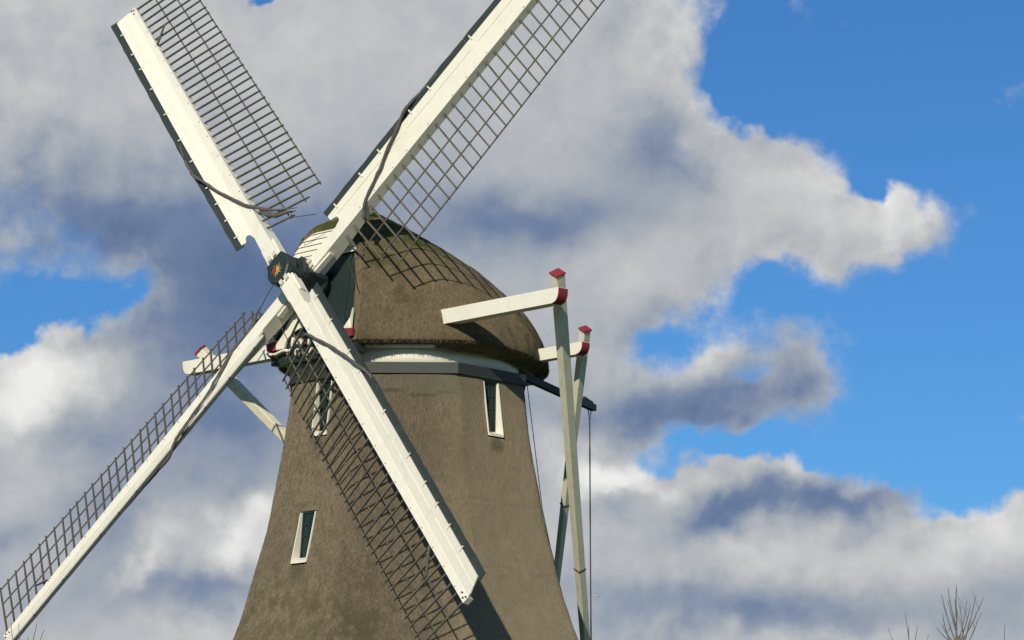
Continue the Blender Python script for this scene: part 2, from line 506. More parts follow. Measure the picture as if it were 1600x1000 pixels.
# ------------------------------------------------------------------ ground
seg = 96
gv = [(0, 0, 0)] + [(3000 * cos(2 * pi * k / seg), 3000 * sin(2 * pi * k / seg), 0) for k in range(seg)]
gf = [(0, 1 + k, 1 + (k + 1) % seg) for k in range(seg)]
ground = mesh_obj('ground', gv, gf, M_GRASS)
ground['kind'] = 'structure'

# ------------------------------------------------------------------ windmill
mill = bpy.data.objects.new('windmill', None)
link(mill)
tag(mill, 'thatched brown octagonal windmill with four white lattice sails', 'windmill')

# --- tower ----------------------------------------------------------
TZ = [3.0, 5.2, 6.6, 8.053, 8.681, 9.468, 10.418, 11.212, 11.851, 13.054, 13.78, 14.345, 14.70]
TR = [7.05, 5.85, 5.15, 4.543, 4.304, 4.057, 3.79, 3.61, 3.474, 3.271, 3.168, 3.101, 3.065]


def tower_R(z):
    return spline(z, TZ, TR)


def oct_point(R, s, round_=0.16):
    """point on an octagon of circumradius R with softened corners; s in 0..8, side 0 faces -Y"""
    k = int(s) % 8; f = s - int(s)
    ang = lambda i: radians(-90 + 22.5 + 45 * (i - 1))
    p0 = Vector((cos(ang(k)), sin(ang(k)), 0)) * R
    p1 = Vector((cos(ang(k + 1)), sin(ang(k + 1)), 0)) * R
    e = round_ / (2 * R * sin(radians(22.5)))
    p = p0.lerp(p1, f)
    # pull points near a corner inwards on a small arc
    dc = min(f, 1 - f)
    if dc < e:
        q = (1 - dc / e) ** 2
        corner = p0 if f < 0.5 else p1
        p -= corner.normalized() * q * round_ * 0.20
    return p


def build_tower():
    per = 26; rows = 190
    zs = [3.0 + (14.62 - 3.0) * i / (rows - 1) for i in range(rows)]
    vs = []; fs = []
    cols_ = 8 * per
    for z in zs:
        R = tower_R(z)
        for c in range(cols_):
            p = oct_point(R, c / per)
            nrm = p.normalized()
            big_ = noise.noise(Vector((p.x * 0.9, p.y * 0.9, z * 0.8))) * 0.035
            fine_ = noise.noise(Vector((p.x * 5, p.y * 5, z * 2.2))) * 0.014
            p = p + nrm * (big_ + fine_)
            vs.append((p.x, p.y, z))
    for i in range(rows - 1):
        for c in range(cols_):
            d = (c + 1) % cols_
            fs.append((i * cols_ + c, i * cols_ + d, (i + 1) * cols_ + d, (i + 1) * cols_ + c))
    fs.append(tuple(range(cols_ - 1, -1, -1)))
    fs.append(tuple((rows - 1) * cols_ + c for c in range(cols_)))
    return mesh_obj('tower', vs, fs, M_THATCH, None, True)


tower = build_tower()

def reeds(name, spots, parent, mat):
    """loose reed tips standing a little off the thatch; spots: (point, down-slope direction, outward normal)"""
    vs = []; fs = []
    rnd = random.Random(len(spots))
    for p, dn, nr_ in spots:
        L = rnd.uniform(0.06, 0.15)
        d = (dn + nr_ * rnd.uniform(0.04, 0.26) + dn.cross(nr_) * rnd.uniform(-0.25, 0.25)).normalized()
        sd = d.cross(nr_).normalized() * rnd.uniform(0.004, 0.010)
        b0 = p - d * L * 0.5 + nr_ * 0.004
        i = len(vs)
        vs += [b0 - sd, b0 + sd, b0 + d * L]
        fs.append((i, i + 1, i + 2))
    me = bpy.data.meshes.new(name)
    me.from_pydata([tuple(v) for v in vs], [], fs)
    me.materials.append(mat)
    o = link(bpy.data.objects.new(name, me), parent)
    o['kind'] = 'stuff'
    return o


S2 = sqrt(0.5)
# windows: side of the tower (+1 right, -1 left), sill height, head height
WINDOWS = [(1, 13.00, 14.36, 0.27), (-1, 13.00, 14.36, 0.27), (-1, 9.84, 11.10, 0.27)]


def win_frame(sx):
    nrm = Vector((sx * S2, -S2, 0))
    tan = Vector((S2, sx * S2, 0))
    return nrm, tan


# cut the openings out of the thatch
cut = MB()
for sx, z0, z1, hw in WINDOWS:
    nrm, tan = win_frame(sx)
    ap1 = tower_R(z1) * cos(radians(22.5))
    inner = ap1 - 0.20
    outer = tower_R(z0) * cos(radians(22.5)) + 0.4
    pts = [nrm * inner + tan * hw + ZZ * z0, nrm * outer + tan * hw + ZZ * (z0 - 0.12),
           nrm * outer + tan * hw + ZZ * z1, nrm * inner + tan * hw + ZZ * z1]
    cut.prism(pts, tan * (-2 * hw))
cutter = cut.build('cutter', M_THATCH)
bo = tower.modifiers.new('openings', 'BOOLEAN')
bo.object = cutter
bo.operation = 'DIFFERENCE'
bo.solver = 'EXACT'
dg = bpy.context.evaluated_depsgraph_get()
new_me = bpy.data.meshes.new_from_object(tower.evaluated_get(dg))
tower.modifiers.clear()
old = tower.data
tower.data = new_me
bpy.data.meshes.remove(old)
cm = cutter.data
bpy.data.objects.remove(cutter)
bpy.data.meshes.remove(cm)
tower.parent = mill

for sx, z0, z1, hw in WINDOWS:
    nrm, tan = win_frame(sx)
    c225 = cos(radians(22.5))
    apz = lambda z: tower_R(z) * c225
    b0, b1 = apz(z0) - 0.235, apz(z1) - 0.045   # plane of the glazing, leaning with the wall
    bk_ = lambda z: b0 + (b1 - b0) * (z - z0) / (z1 - z0)
    P = lambda d, s, z: nrm * d + tan * s + ZZ * z
    G = lambda o, s, z: P(bk_(z) + o, s, z)
    win = MB()
    fw = 0.035
    for s in (-1, 1):
        win.beam(G(-0.02, s * (hw - 0.028 - fw / 2), z0 + .06), G(-0.02, s * (hw - 0.028 - fw / 2), z1 - 0.005), tan, fw, 0.05)
    win.beam(G(-0.02, -(hw - 0.028), z0 + .085), G(-0.02, hw - 0.028, z0 + .085), ZZ, fw, 0.05)
    win.beam(G(-0.02, -(hw - 0.028), z1 - 0.03), G(-0.02, hw - 0.028, z1 - 0.03), ZZ, fw, 0.05)
    wo_ = win.build('window', M_GREEN, mill)
    # white lining boards of the reveal: narrow at the head, deep at the sill
    zm = (z0 + z1) / 2
    for s in (-1, 1):
        jb = MB()
        pts = [G(-0.05, s * hw, z0), P(apz(z0) + 0.035, s * hw, z0 - 0.02), P(apz(zm) + 0.03, s * hw, zm), P(apz(z1) + 0.02, s * hw, z1 - 0.03), G(-0.05, s * hw, z1 - 0.003)]
        jb.prism(pts, tan * (-s * 0.026))
        jb.build('jamb', M_WHITE, wo_)
    sb = MB()
    h2 = hw - 0.028
    pts = [G(-0.045, h2, z0 + 0.13), G(0.02, h2, z0 + 0.13), P(apz(z0) + 0.05, h2, z0 + 0.03), P(apz(z0) + 0.05, h2, z0 - 0.03), G(-0.045, h2, z0 + 0.01)]
    sb.prism(pts, tan * (-2 * h2))
    sb.build('sill', M_WHITE, wo_)
    pn = MB()
    pn.beam(G(-0.035, 0, z0 + 0.1), G(-0.035, 0, z1 - 0.05), tan, 2 * (hw - 0.055), 0.012)
    pn.build('pane', M_GLASS, wo_)
    mt = MB(); mt.beam(G(-0.018, 0, z0 + 0.1), G(-0.018, 0, z1 - 0.05), tan, 0.022, 0.025)
    mt.build('glazing_bar', M_GREEN, wo_)
    for k in range(1, 4):
        z = z0 + 0.1 + (z1 - z0 - 0.15) * k / 4
        mt = MB(); mt.beam(G(-0.016, -(hw - 0.065), z), G(-0.016, hw - 0.065, z), ZZ, 0.022, 0.026)
        mt.build('glazing_bar', M_GREEN, wo_)

rr_ = random.Random(5)
spots = []
while len(spots) < 60000:
    z = rr_.uniform(6.8, 14.38)
    if rr_.random() > tower_R(z) / 5.1:
        continue
    sfac = rr_.uniform(0, 8)
    p = oct_point(tower_R(z), sfac)
    k_ = (int(sfac) + 0.5)
    an = radians(-90 + 45 * (k_ - 0.5))
    nr_ = Vector((cos(an), sin(an), 0))
    skip = False
    for sx, z0, z1, hw in WINDOWS:
        nrm, tan = win_frame(sx)
        if p.dot(nrm) > 0 and abs(p.dot(tan)) < hw + 0.02 and z0 - 0.02 < z < z1 + 0.10:
            skip = True
    if skip:
        continue
    slope = (tower_R(z - 0.1) - tower_R(z + 0.1)) / 0.2
    dn = (nr_ * slope - ZZ).normalized()
    no = (nr_ + ZZ * slope).normalized()
    rad = p.normalized()
    off = noise.noise(Vector((p.x * 0.9, p.y * 0.9, z * 0.8))) * 0.035 + noise.noise(Vector((p.x * 5, p.y * 5, z * 2.2))) * 0.014
    spots.append((p + rad * off + ZZ * z, dn, no))
reeds('thatch_reeds', spots, tower, M_THATCH)

# ring of boards at the head of the tower
for k in range(8):
    a0, a1 = radians(-112.5 + 45 * k), radians(-67.5 + 45 * k)
    Ro, Ri = 3.165, 3.02
    pts = [Vector((Ro * cos(a0), Ro * sin(a0), 14.40)), Vector((Ro * cos(a1), Ro * sin(a1), 14.40)),
           Vector((Ri * cos(a1), Ri * sin(a1), 14.40)), Vector((Ri * cos(a0), Ri * sin(a0), 14.40))]
    MB().prism(pts, (0, 0, 0.268)).build('fascia_board', M_FASCIA, tower)

# brick storey and stage deck under the thatch (below the picture)
def ring_prism(name, R0, R1, z0, z1, mat, seg_=8, off=22.5, parent=None):
    vs = []; fs = []
    for (R, z) in ((R0, z0), (R1, z1)):
        for k in range(seg_):
            a_ = radians(-90 + off) + 2 * pi * k / seg_
            vs.append((R * cos(a_), R * sin(a_), z))
    fs = [tuple(range(seg_ - 1, -1, -1)), tuple(range(seg_, 2 * seg_))]
    fs += [(k, (k + 1) % seg_, (k + 1) % seg_ + seg_, k + seg_) for k in range(seg_)]
    return mesh_obj(name, vs, fs, mat, parent)


ring_prism('brick_storey', 6.9, 6.6, -0.05, 3.05, M_BRICK, parent=mill)
ring_prism('stage_deck', 8.6, 8.6, 4.55, 4.70, M_DARKWOOD, parent=mill)

# --- white drum between tower and cap --------------------------------
sg = 96
vs = []; fs = []
for (R, z) in ((2.66, 14.60), (2.80, 14.60), (2.80, 15.06), (2.66, 15.06)):
    for k in range(sg):
        a_ = 2 * pi * k / sg
        vs.append((R * cos(a_), R * sin(a_), z))
for j in range(4):
    for k in range(sg):
        k2 = (k + 1) % sg; j2 = (j + 1) % 4
        fs.append((j * sg + k, j * sg + k2, j2 * sg + k2, j2 * sg + k))
drum = mesh_obj('curb_ring', vs, fs, M_WHITE, mill)
for pl in drum.data.polygons:
    pl.use_smooth = abs(pl.normal.z) < 0.5

# --- cap ----------------------------------------------------------
C_AL = [-4.30, -4.22, -3.95, -3.4, -2.85, -1.6, -0.75, 0.2, 0.95, 1.6, 2.25, 2.85, 3.25]
C_W = [0.05, 0.50, 1.02, 1.66, 2.15, 2.92, 3.22, 3.46, 3.40, 3.05, 2.42, 1.90, 1.60]
C_TOP = [15.55, 15.90, 16.32, 16.80, 17.14, 17.84, 18.19, 18.47, 18.64, 18.72, 18.58, 18.42, 18.34]
C_Z0 = [15.18, 15.18, 15.17, 15.16, 15.15, 15.14, 15.14, 15.15, 15.15, 15.15, 15.15, 15.14, 15.13]
C_P = [1.9, 1.9, 1.9, 1.80, 1.72, 1.55, 1.46, 1.46, 1.52, 1.7, 2.0, 2.35, 2.75]


def cap_section(al):
    return (spline(al, C_AL, C_W), spline(al, C_AL, C_TOP), spline(al, C_AL, C_Z0), interp(al, C_AL, C_P))


def cap_lean(al, z):
    """the gable leans back a little towards the top"""
    f = max(0.0, (al - 1.4) / 1.85)
    return -f * 0.16 * max(0, z - 15.1)


def cap_pt(al, th, shrink=0.0):
    w, top, z0, p = cap_section(al)
    w = max(0.03, w - shrink); h = max(0.1, top - z0 - shrink)
    c_, s_ = cos(th), sin(th)
    t = w * (1 if c_ >= 0 else -1) * abs(c_) ** (2 / p)
    z = z0 + h * abs(s_) ** (2 / p)
    return al, t, z


def build_cap():
    na, nt = 90, 120
    als = [-4.30 + (3.25 + 4.30) * (0.5 - 0.5 * cos(pi * i / (na - 1))) * 1.0 for i in range(na)]
    loop = None
    vs = []; fs = []
    for al in als:
        ring = []
        for j in range(nt + 1):
            # denser towards the eaves where the curve is steep
            u = j / nt
            th = pi * u
            a_, t, z = cap_pt(al, th)
            ring.append((a_, t, z))
        w, top, z0, p = cap_section(al)
        th_ = min(interp(al, [2.0, 2.9], [0.44, 0.22]), w * 0.3)
        # butt edge of the thatch and the underside
        dz = interp(al, [1.35, 1.75], [0.20, 0.08]) * min(1.0, w)
        lip = [(al, -(w - 0.06 * min(1, w)), z0 - dz * 0.22), (al, -(w - th_), z0 - dz)]
        inner = []
        for j in range(25):
            a_, t, z = cap_pt(al, pi - pi * j / 24, th_)
            inner.append((a_, t, max(z - 0.0, z0 + 0.02)))
        lip2 = [(al, w - th_, z0 - dz), (al, w - 0.06 * min(1, w), z0 - dz * 0.22)]
        full = ring + lip + inner + lip2
        for q, (a_, t, z) in enumerate(full):
            a2 = a_ + cap_lean(a_, z)
            p_ = cp(a2, t, z)
            if q <= nt:
                k_ = noise.noise(Vector((p_.x * 1.1, p_.y * 1.1, p_.z * 1.1))) * 0.045 + noise.noise(Vector((p_.x * 6, p_.y * 6, p_.z * 4))) * 0.014
                out = (TX * t + ZZ * (z - 15.5) + AX * (a_ * 0.4)).normalized()
                p_ = p_ + out * k_
            elif q <= nt + 2 or q >= len(full) - 2:
                p_ = p_ + ZZ * noise.noise(Vector((p_.x * 7, p_.y * 7, 3.3))) * 0.05
            vs.append(p_)
        loop = len(full)
    for i in range(na - 1):
        for k in range(loop):
            k2 = (k + 1) % loop
            fs.append((i * loop + k, (i + 1) * loop + k, (i + 1) * loop + k2, i * loop + k2))
    # rear end closes, front shows the cut thickness of the thatch
    fs.append(tuple(range(loop)))
    o = (na - 1) * loop
    # front annulus between outer arch and inner arch
    inner0 = nt + 3
    for j in range(nt):
        ja = min(24, round(24 * (1 - j / nt))); jb = min(24, round(24 * (1 - (j + 1) / nt)))
        a_, b_ = o + inner0 + ja, o + inner0 + jb
        if a_ == b_:
            fs.append((o + j, o + j + 1, a_))
        else:
            fs.append((o + j, o + j + 1, b_, a_))
    ob = mesh_obj('cap', vs, fs, M_CAPTHATCH, mill, True)
    nq = (na - 1) * loop
    for i_, pl in enumerate(ob.data.polygons):
        if i_ >= nq or nt <= i_ % loop:
            pl.use_smooth = False
    return ob


cap = build_cap()

spots = []
while len(spots) < 26000:
    al = rr_.uniform(-4.1, 3.2); th = rr_.uniform(0.0, pi)
    if rr_.random() > 0.25 + 0.75 * cap_section(al)[0] / 3.5:
        continue
    f3 = lambda a_, t_: cp(cap_pt(a_, t_)[0] + cap_lean(a_, cap_pt(a_, t_)[2]), cap_pt(a_, t_)[1], cap_pt(a_, t_)[2])
    p = f3(al, th)
    e_ = 0.03
    da = f3(al + e_, th) - f3(al - e_, th)
    dt = f3(al, min(pi, th + e_)) - f3(al, max(0, th - e_))
    if da.length < 1e-5 or dt.length < 1e-5:
        continue
    no = da.cross(dt).normalized()
    if no.dot(p - cp(al * 0.6, 0, 15.0)) < 0:
        no = -no
    dn = -(ZZ - no * ZZ.dot(no))
    if dn.length < 1e-3:
        continue
    dn.normalize()
    k_ = noise.noise(Vector((p.x * 1.1, p.y * 1.1, p.z * 1.1))) * 0.045 + noise.noise(Vector((p.x * 6, p.y * 6, p.z * 4))) * 0.014
    spots.append((p + no * k_, dn, no))
# ragged fringe of reed ends along the eaves
for i in range(3600):
    al = rr_.uniform(-4.2, 3.2); sg_ = rr_.choice((0.0, pi))
    w, top, z0, p_ = cap_section(al)
    p = cp(al, (w - rr_.uniform(0.0, 0.20)) * (1 if sg_ == 0 else -1), z0 - rr_.uniform(0.0, 0.07) * min(1, w) + 0.02)
    out = (p - cp(0, 0, p.z)).normalized()
    spots.append((p, (-ZZ + out * rr_.uniform(0.0, 0.9)).normalized(), out))
reeds('thatch_reeds', spots, cap, M_CAPTHATCH)

# capping laid along the ridge, stopping short of the rear
rv = []; rf = []
nl, nw = 46, 12
for i in range(nl + 1):
    al = 3.0 - 4.5 * i / nl
    w, top, z0, p_ = cap_section(al)
    hw_ = 0.34 + 0.02 * sin(i * 1.9)
    for lift in (0.085, 0.0):
        for j in range(nw + 1):
            t_ = hw_ * (2 * j / nw - 1)
            zz_ = z0 + (top - z0) * max(0.0, 1 - (abs(t_) / w) ** p_) ** (1 / p_) + lift + 0.012 * noise.noise(Vector((al * 4, t_ * 6, 1.0)))
            rv.append(cp(al + cap_lean(al, zz_), t_, zz_))
row = 2 * (nw + 1)
for i in range(nl):
    o_ = i * row
    for j in range(nw):
        rf.append((o_ + j, o_ + j + 1, o_ + row + j + 1, o_ + row + j))
    rf.append((o_, o_ + row, o_ + row + nw + 1, o_ + nw + 1))
    rf.append((o_ + nw, o_ + 2 * nw + 1, o_ + row + 2 * nw + 1, o_ + row + nw))
for o_ in (0, nl * row):
    for j in range(nw):
        rf.append((o_ + j, o_ + j + 1, o_ + nw + 1 + j + 1, o_ + nw + 1 + j))
mesh_obj('ridge_capping', rv, rf, M_CAPTHATCH, cap)

# soffit boards under the eaves
so_pts = []
for al in [-4.0 + 7.0 * i / 40 for i in range(41)]:
    w = max(0.1, cap_section(al)[0] - 0.36)
    so_pts.append((al, w))
outline = [cp(al, w, 15.03) for al, w in so_pts] + [cp(al, -w, 15.03) for al, w in reversed(so_pts)]
MB().prism(outline, (0, 0, 0.05)).build('soffit', M_OFFWHITE, cap)

# --- front of the cap: green gable below, white lapped boards above --------
def gab(ta, z, out=0.0):
    return cp(3.20 - 0.145 * (z - 15.1) + out, ta, z)


def gable_half(z):
    """half width of the gable at height z"""
    w, top, z0, p = 1.50, 18.16, 15.1, 2.75
    s = min(1, max(0, (z - z0) / (top - z0)))
    return w * max(0.0, 1 - s ** p) ** (1 / p)


ZSPLIT = 17.42
npl = 14
for k in range(npl):
    t0 = -1.46 + 2.92 * k / npl; t1 = -1.46 + 2.92 * (k + 1) / npl - 0.012
    tm = max(abs(t0), abs(t1))
    ztop = ZSPLIT + 0.02
    while gable_half(ztop) < tm and ztop > 15.2:
        ztop -= 0.02
    d = 0.006 * (k % 3)
    pts = [gab(t0, 15.12, d), gab(t1, 15.12, d), gab(t1, ztop, d), gab(t0, ztop, d)]
    MB().prism(pts, AX * -0.05).build('gable_plank', M_GREEN, cap)
# boards filling behind the planks so no daylight shows through
bk = []
for i in range(25):
    z = 15.1 + (17.95 - 15.1) * i / 24
    bk.append((z, gable_half(z)))
pts = [gab(h, z, -0.07) for z, h in bk] + [gab(-h, z, -0.07) for z, h in reversed(bk)]
MB().prism(pts, AX * -0.05).build('gable_backing', M_GREEN, cap)
z = ZSPLIT
k = 0
while z < 18.12:
    zt = min(z + 0.135, 18.14)
    h0, h1 = gable_half(z), gable_half(zt)
    lap = 0.075
    pts = [gab(-h0 - 0.04, z, lap), gab(h0 + 0.04, z, lap), gab(h0 + .04, z, lap - 0.03), gab(-h0 - 0.04, z, lap - .03)]
    v = [gab(-h0 - .03, z, 0.085), gab(h0 + .03, z, 0.085), gab(h1 + .03, zt, 0.045), gab(-h1 - .03, zt, 0.045)]
    v += [p - AX * 0.03 for p in v]
    MB().add(v, [(0, 1, 2, 3), (7, 6, 5, 4), (0, 4, 5, 1), (1, 5, 6, 2), (2, 6, 7, 3), (3, 7, 4, 0)]).build('white_gable_board', M_WHITE, cap)
    z = zt
    k += 1

# beard board under the windshaft: white shoulders, red ends, white lower lip
def bd(ta, z, o=0.0):
    return cp(3.34 + o, ta, z)


beard = []
sstep = lambda x: max(0.0, min(1.0, x)) ** 2 * (3 - 2 * max(0.0, min(1.0, x)))
for i in range(41):
    s = -1 + 2 * i / 40
    beard.append((s * 1.22, 15.44 + 0.66 * sstep((0.98 - abs(s)) / 0.62)))
low = []
for i in range(41):
    s = 1 - 2 * i / 40
    low.append((s * 1.22, 15.22 + 0.46 * sqrt(max(0, 1 - (s / 0.74) ** 2))))
pts = [bd(t, z) for t, z in beard] + [bd(t, z) for t, z in low]
bo_ = MB().prism(pts, AX * -0.06).build('beard_board', M_WHITE, mill)
for s in (-1, 1):
    pts = [bd(s * 1.225, 15.20, .01), bd(s * 1.55, 15.22, .01), bd(s * 1.58, 15.40, .01), bd(s * 1.225, 15.43, .01)]
    MB().prism(pts, AX * -0.09).build('red_end', M_RED, bo_)
    # white upsweep over the red end
    pts = [bd(s * 1.23, 15.435, .005), bd(s * 1.52, 15.41, .005), bd(s * 1.50, 15.92, -0.06), bd(s * 1.44, 15.70, -0.05), bd(s * 1.34, 15.54, 0)]
    MB().prism(pts, AX * -0.05).build('white_scroll', M_WHITE, bo_)
    # lower lip, a wavy white moulding
    lp = []
    for i in range(9):
        f = i / 8
        lp.append((s * (0.72 + 0.78 * f), 15.13 + 0.03 * sin(f * 7)))
    mbx = MB()
    mbx.tube([bd(t, z, 0.03) for t, z in lp], 0.038, 8)
    mbx.build('lower_moulding', M_WHITE, bo_, True)
# carved work in the middle: ring, leaves and ribs over a dark green field
field = [bd(1.2 * sin(pi * i / 12 - pi / 2), 14.86 + 0.36 * cos(pi * i / 12 - pi / 2), -0.10) for i in range(13)]
MB().prism([bd(-1.25, 14.84, -.10), bd(1.25, 14.84, -.10), bd(1.2, 15.72, -.10), bd(-1.2, 15.72, -.10)], AX * -0.08).build('dark_field', M_GREEN, bo_)
rg = MB()
rg.tube([bd(-0.42 + 0.08 * cos(2 * pi * i / 16), 15.06 + 0.08 * sin(2 * pi * i / 16), 0.0) for i in range(17)], 0.018, 6)
rg.build('carved_ring', M_WHITE, bo_, True)
for (t, z, an, L, wd) in [(-0.75, 15.12, 40, .20, .05), (-0.18, 15.00, -35, .18, .045), (0.05, 15.05, 45, .18, .045), (0.30, 14.98, -30, .22, .055), (0.52, 15.06, 60, .24, .06),
                          (-0.62, 15.34, 75, .26, .08), (-0.46, 15.36, 105, .20, .06), (.25, 15.42, 80, .2, .06), (-0.30, 15.30, 110, .20, .06), (0.75, 14.96, 20, .2, .06), (-.02, 15.27, 80, .16, .05), (.9, 15.1, 70, .2, .06)]:
    a_ = radians(an)
    e = Vector((cos(a_), sin(a_))); f_ = Vector((-sin(a_), cos(a_)))
    q = []
    for i in range(12):
        g_ = 2 * pi * i / 12
        v2 = Vector((t, z)) + e * (L / 2 * cos(g_)) + f_ * (wd / 2 * sin(g_) * (1 + 0.5 * cos(g_)))
        q.append(bd(v2.x, v2.y, 0.0))
    MB().prism(q, AX * -0.06).build('carved_leaf', M_WHITE, bo_)
MB().prism([bd(-.26, 15.22, -.005), bd(-.12, 15.23, -.005), bd(-.13, 15.29, -.005), bd(-.25, 15.30, -.005)], AX * -.05).build('red_carving', M_RED, bo_)
# the heavy beam that carries the shaft
MB().beam(cp(3.05, -1.55, 15.0), cp(3.05, 1.55, 15.0), ZZ, 0.26, 0.30).build('breast_beam', M_GREEN, mill)

# --- tail: cross beams, braces, tail pole -----------------------------
def spar_end(name, base_al, ta0, ta1, z, w, h, parent):
    """cross beam along TX with an ogee end painted red on the end grain"""
    s = 1 if ta1 > ta0 else -1
    L = abs(ta1 - ta0)
    prof = [(0, -h / 2), (L - 0.22, -h / 2)]
    for i in range(1, 9):
        f = i / 8
        prof.append((L - 0.22 + 0.22 * (1 - (1 - f) ** 2) ** 0.5 * 1.0, -h / 2 + h * 0.78 * f))
    prof += [(L, h / 2), (0, h / 2)]
    pts = [cp(base_al + w / 2, ta0 + s * x, z + y) for x, y in prof]
    o = MB().prism(pts, AX * -w).build(name, M_WHITE, parent)
    # red end face laid over the curve
    rp = []
    for i in range(0, 9):
        f = i / 8
        rp.append((L - 0.22 + 0.22 * (1 - (1 - f) ** 2) ** 0.5, -h / 2 + h * 0.78 * f))
    rp.append((L, h / 2 - 0.01))
    outer = [(x + 0.018, y - 0.008) for x, y in reversed(rp)]
    pts = [cp(base_al + w / 2 + 0.004, ta0 + s * x, z + y) for x, y in rp + outer]
    MB().prism(pts, AX * -(w + 0.008)).build('red_end', M_RED, o)
    return o


lb = spar_end('long_cross_beam', 1.5, 2.0, 6.82, 15.72, 0.30, 0.36, mill)
spar_end('long_cross_beam', 1.5, -2.0, -6.92, 15.68, 0.30, 0.36, mill)
sb1 = spar_end('short_cross_beam', -2.1, 2.2, 4.16, 15.29, 0.26, 0.30, mill)
spar_end('short_cross_beam', -2.1, -2.2, -4.30, 15.29, 0.26, 0.30, mill)


def brace(name, p, q, w, cap_w):
    p, q = Vector(p), Vector(q)
    o = MB().beam(p, q, AX, w, w, w * 0.72, w * 0.72).build(name, M_POLE, mill, bevel=0.02)
    d = (p - q).normalized()
    s = (AX - d * AX.dot(d)).normalized(); t = d.cross(s)
    top = p + d * 0.002
    v = []
    for rr, hh in ((cap_w / 2, 0.0), (cap_w / 2, 0.035), (cap_w * 0.40, 0.06)):
        for a_, b_ in ((-1, -1), (1, -1), (1, 1), (-1, 1)):
            v.append(top + s * a_ * rr + t * b_ * rr + d * hh)
    f = [(3, 2, 1, 0), (8, 9, 10, 11)]
    for j in range(2):
        for k_ in range(4):
            f.append((j * 4 + k_, j * 4 + (k_ + 1) % 4, (j + 1) * 4 + (k_ + 1) % 4, (j + 1) * 4 + k_))
    MB().add(v, f).build('red_cap', M_RED, o)
    # iron straps
    for fr in (0.62,):
        c0 = p.lerp(q, fr)
        MB().beam(c0 - d * 0.018, c0 + d * 0.018, AX, w * (1 - 0.28 * fr) + 0.012, w * (1 - 0.28 * fr) + 0.012).build('iron_strap', M_IRON, o)
    return o


TAIL = cp(-6.45, -0.05, 6.2)
brace('long_brace', cp(1.28, 6.44, 16.32), TAIL + TX * 0.30, 0.26, 0.285)
brace('long_brace', cp(1.28, -6.62, 16.17), TAIL - TX * 0.30, 0.26, 0.285)
brace('short_brace', cp(-2.32, 3.94, 15.80), cp(-5.75, -0.47, 9.5), 0.22, 0.245)
brace('short_brace', cp(-2.32, -4.10, 15.80), cp(-5.32, -0.10, 10.3), 0.22, 0.245)
MB().beam(cp(-3.3, 0, 15.3), cp(-6.85, 0, 4.75), AX, 0.40, 0.34, 0.34, 0.30).build('tail_pole', M_POLE, mill)

# hoist beam with its line, brake rope
h0, h1 = Vector((2.40, -0.9, 14.90)), Vector((4.90, 3.5, 14.62))
hb = MB().beam(h0, h1, ZZ, 0.17, 0.15).build('hoist_beam', M_DARKWOOD, mill)
dh = (h1 - h0).normalized()
MB().beam(h1 - dh * 0.62 + ZZ * 0.15, h1 - dh * 0.12 + ZZ * 0.10, ZZ, 0.07, 0.09).build('pulley_block', M_IRON, hb)
r0 = h1 - dh * 0.26
MB().tube([r0 - ZZ * 0.08 + dh * .09, r0 - ZZ * 0.45], 0.014, 5).build('hoist_rope', M_ROPE, hb)
MB().tube([r0 - ZZ * 0.08 - dh * .09, r0 - ZZ * 0.45], 0.014, 5).build('hoist_rope', M_ROPE, hb)
MB().tube([r0 - ZZ * 0.42, Vector((r0.x, r0.y, 11)), Vector((r0.x + 0.02, r0.y, 4.7))], 0.020, 5).build('hoist_rope', M_ROPE, hb)
MB().tube([Vector((2.98, 0.6, 15.1)), Vector((3.42, 0.95, 11.6)), Vector((4.15, 1.2, 8.2)), Vector((4.6, 1.3, 4.7))], 0.011, 5).build('brake_rope', M_ROPE, mill)

# --- hub -------------------------------------------------------------
hubm = MB()


def hbx(c, ea, eb, la, lb_, dn, flare=0.0):
    """cast box: half sizes la along ea, lb along eb, depth dn back from c"""
    v = []
    for d, fl in ((0, 0), (-dn, flare)):
        for sa, sb_ in ((-1, -1), (1, -1), (1, 1), (-1, 1)):
            v.append(c + ea * sa * (la + fl) + eb * sb_ * (lb_ + fl) + NN * d)
    hubm.add(v, [(0, 1, 2, 3), (7, 6, 5, 4), (0, 4, 5, 1), (1, 5, 6, 2), (2, 6, 7, 3), (3, 7, 4, 0)])


# front plate (rounded below, peaked above), two crossing boxes, shaft neck
face = []
for (x, y) in [(-0.36, 0.02), (-0.30, -0.24), (-0.10, -0.42), (0.16, -0.44), (0.36, -0.26), (0.40, 0.06), (0.30, 0.30), (0.03, 0.40), (-0.22, 0.30)]:
    face.append(HUB + NN * 0.07 + ARM_A * (x * cos(RHO) + y * sin(RHO)) * 1.0 + ARM_B * (-x * sin(RHO) + y * cos(RHO)))
hubm.prism(face, NN * -0.32)
hbx(HUB + NN * 0.02, ARM_B, ARM_A, 0.40, 0.30, 0.62)
hbx(HUB - NN * 0.52, ARM_A, ARM_B, 0.44, 0.34, 0.60)
hubm.tube([HUB - NN * 1.05, HUB - NN * 1.25, HUB - NN * 1.9], [0.42, 0.36, 0.34], 20)
hub = hubm.build('hub', M_GREEN, mill, bevel=0.03)
# flange ring
MB().tube([HUB - NN * 1.10, HUB - NN * 1.18], [0.52, 0.50], 24).build('hub_flange', M_GREEN, hub)
MB().tube([HUB - NN * 0.42, HUB - NN * 0.50], [0.47, 0.47], 8).build('hub_flange', M_GREEN, hub)


# star emblem on the face: yellow rays, red and orange heart
def he(x, y, d=0.0):
    # screen-like axes in the wheel plane (TX right, UU up)
    return HUB + NN * (0.074 + d) + TX * (x + 0.03) + UU * (y - 0.07)


